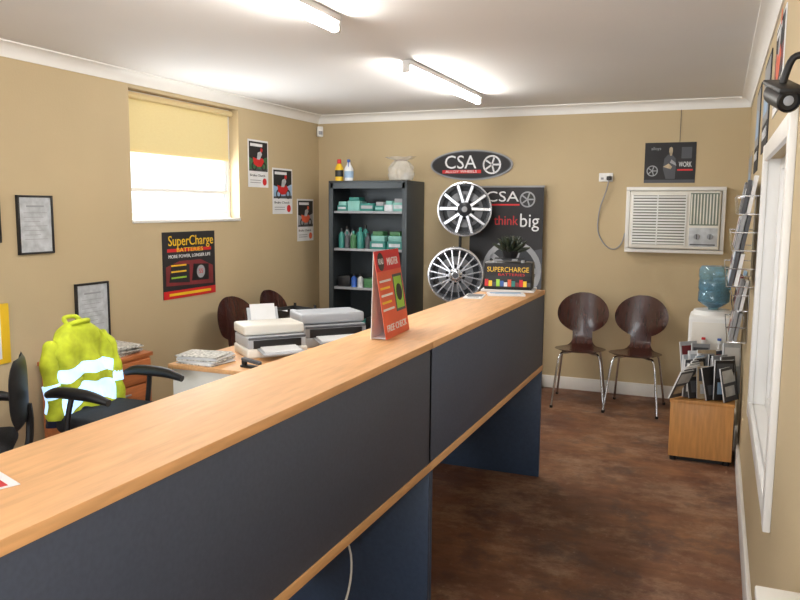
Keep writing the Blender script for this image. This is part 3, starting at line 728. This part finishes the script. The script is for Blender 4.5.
def office_chair():
    b = B('office_chair')
    for k in range(5):
        a = 2*PI*k/5; c, s = math.cos(a), math.sin(a)
        b.tube([(0,0,.10),(c*.15,s*.15,.095),(c*.29,s*.29,.065)], .02, BLACK, 8, 3, rad=lambda u: .026-.012*u)
        b.cyl((c*.29-s*.02,s*.29+c*.02,.028),(c*.29+s*.02,s*.29-c*.02,.028),.028,BLACK,seg=16)
    b.cyl((0,0,.08),(0,0,.30),.03,BLACK); b.cyl((0,0,.28),(0,0,.44),.018,CHROME); b.box(-.1,.1,-.12,.12,.42,.45,BLACK,.006)
    b.box(-.24,.24,-.24,.20,.45,.54,BLACKF,.04,seg=4)
    b.tube([(0,.10,.43),(0,.25,.46),(0,.28,.60),(0,.275,.70)], .018, BLACK, 8, 5)
    def fb(side):
        def f(u, v):
            x = (u*2-1); hw = .19*(1-.3*abs(2*v-1)**3); r = (1-abs(x)**4)*(1-abs(2*v-1)**4); x *= hw
            y = .255-.045*(x/.22)**2
            return Vector((x, y+side*.022*max(r,0)**.5, .60+v*.34))
        return f
    b.surf(fb(-1), 16, 16, BLACKF); b.surf(fb(1), 16, 16, BLACK)
    for s in (-1,1):
        b.tube([(s*.15,.05,.44),(s*.28,.05,.46),(s*.30,.04,.56),(s*.29,.02,.67)], .014, BLACK, 8, 5)
        b.tube([(s*.285,.18,.665),(s*.29,.10,.685),(s*.29,-.08,.685),(s*.285,-.20,.66)], .02, BLACK, 10, 6, rad=lambda u: .016+.014*math.sin(PI*min(max(u,.05),.95)))
    return b
CA = 92
oc = office_chair().done((-2.86,3.05,0), CA)
dup(oc, (-3.15,2.40,0), -48, scale=.96)
b = B('red_bag')
b.surf(lambda u,v: Vector((.13*math.cos(2*PI*u)*math.sin(PI*v)*(1+.1*math.sin(6*u)), .1*math.sin(2*PI*u)*math.sin(PI*v), .08-.08*math.cos(PI*v))), 20, 12, RED)
b.tube([(-.08,0,.13),(-.05,0,.22),(.05,0,.22),(.08,0,.13)], .008, RED, 8, 6); b.done((-3.15,2.40,.52), 20)

def jacket():
    b = B('hi_vis_jacket')
    HW = .21
    def body(u, v):
        a = 2*PI*u; t = v
        z = 1.0-.50*t
        hw = lerp_([(0,.0),(.015,.06),(.06,.10),(.13,.155),(.20,.19),(.28,HW),(.6,HW-.015),(1,HW+.005)], t)
        th = lerp_([(0,.0),(.02,.028),(.08,.045),(.3,.058),(.6,.078),(1,.10)], t)
        c, s = math.cos(a), math.sin(a)
        x = hw*math.copysign(abs(c)**.7, c); y = th*math.copysign(abs(s)**.6, s)
        n1 = mnoise.noise(Vector((x*13, s*2.0, z*3.2)))       # long vertical folds
        n2 = mnoise.noise(Vector((x*7+z*9, s*2.0+5, z*8)))      # diagonal creases
        k = min(1, t*5)
        y += math.copysign(1, s)*(.034*n1+.020*n2)*k*abs(s)**.5
        x *= 1+.10*n2*k
        return Vector((x, .252+y-.04*(x/.26)**2, z-(.03*(abs(x)/.2)**2+.025*n1*t)*k))
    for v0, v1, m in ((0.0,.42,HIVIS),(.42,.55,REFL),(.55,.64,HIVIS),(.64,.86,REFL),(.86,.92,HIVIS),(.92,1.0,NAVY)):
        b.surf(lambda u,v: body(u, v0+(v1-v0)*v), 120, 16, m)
    b.tube([(-.055,.25,.975),(-.045,.21,.995),(.045,.21,.995),(.055,.25,.975),(.04,.29,1.01),(-.04,.29,1.01),(-.055,.25,.975)], .012, HIVIS, 8, 5)
    for s in (-1,1):
        P = [(s*.165,.245,.90),(s*.205,.235,.85),(s*.228,.215,.74),(s*.222,.195,.62),(s*.235,.185,.52)]
        b.tube(P, .05, HIVIS, 14, 8, rad=lambda u: .030+.014*min(1,u*4)-.008*u+.005*math.sin(23*u+s))
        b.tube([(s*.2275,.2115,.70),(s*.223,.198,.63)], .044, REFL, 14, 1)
    return b.done((-2.86,3.05,0), CA, smooth=60)
jacket()

# ---------------------------------------------------------------- fluorescent lights
def batten(y0, y1, x):
    b = B('fluorescent_batten')
    b.box(x-.03,x+.03,y0,y1,H-.035,H-.001,WHITE,.006)
    for y in (y0,y1): b.box(x-.022,x+.022,y-.012,y+.012,H-.078,H-.02,WHITE,.005)
    b.cyl((x,y0+.01,H-.060),(x,y1-.01,H-.060),.019,TUBE,seg=14)
    b.done()
batten(4.40,5.90,-1.79); batten(1.80,3.30,-1.70)

# ---------------------------------------------------------------- lights
def area(name, loc, rot, sx, sy, e, col=(1,1,1)):
    l = bpy.data.lights.new(name, 'AREA'); l.shape = 'RECTANGLE'; l.size = sx; l.size_y = sy; l.energy = e; l.color = col
    o = bpy.data.objects.new(name, l); o.location = loc; o.rotation_euler = rot; sc.collection.objects.link(o)
area('fill_front_opening', (-1.7,YF-.02,1.35), (math.radians(90),0,0), 2.9, 1.6, 72, (.93,.97,1))  # fill lamp added behind the camera, no such source in view
area('daylight_left_window', (XL-.09,4.78,1.74), (0,math.radians(-90),0), .42, 1.15, 24, (.95,.98,1))
fl = bpy.data.lights.new('camera_flash', 'AREA'); fl.size = .04; fl.energy = 8
o = bpy.data.objects.new('camera_flash', fl); o.location = (-.03,-.03,1.68); o.rotation_euler = (math.radians(83),0,math.radians(22)); sc.collection.objects.link(o)

w = bpy.data.worlds.new('sky'); sc.world = w; w.use_nodes = True
bg = w.node_tree.nodes['Background']; bg.inputs[0].default_value = (.92,.96,1,1); bg.inputs[1].default_value = 3.5

# ---------------------------------------------------------------- camera
th, p, r = .3922, .1201, -.0075
F = Vector((-math.sin(th)*math.cos(p), math.cos(th)*math.cos(p), -math.sin(p)))
R = Vector((math.cos(th), math.sin(th), 0)); U = R.cross(F)
R2 = R*math.cos(r)-U*math.sin(r); U2 = R*math.sin(r)+U*math.cos(r)
cd = bpy.data.cameras.new('camera'); cd.sensor_width = 36; cd.lens = 36*765.38/800; cd.clip_start = .02
co = bpy.data.objects.new('camera', cd); co.matrix_world = fr((0,0,1.6), R2, U2, -F)
sc.collection.objects.link(co); sc.camera = co
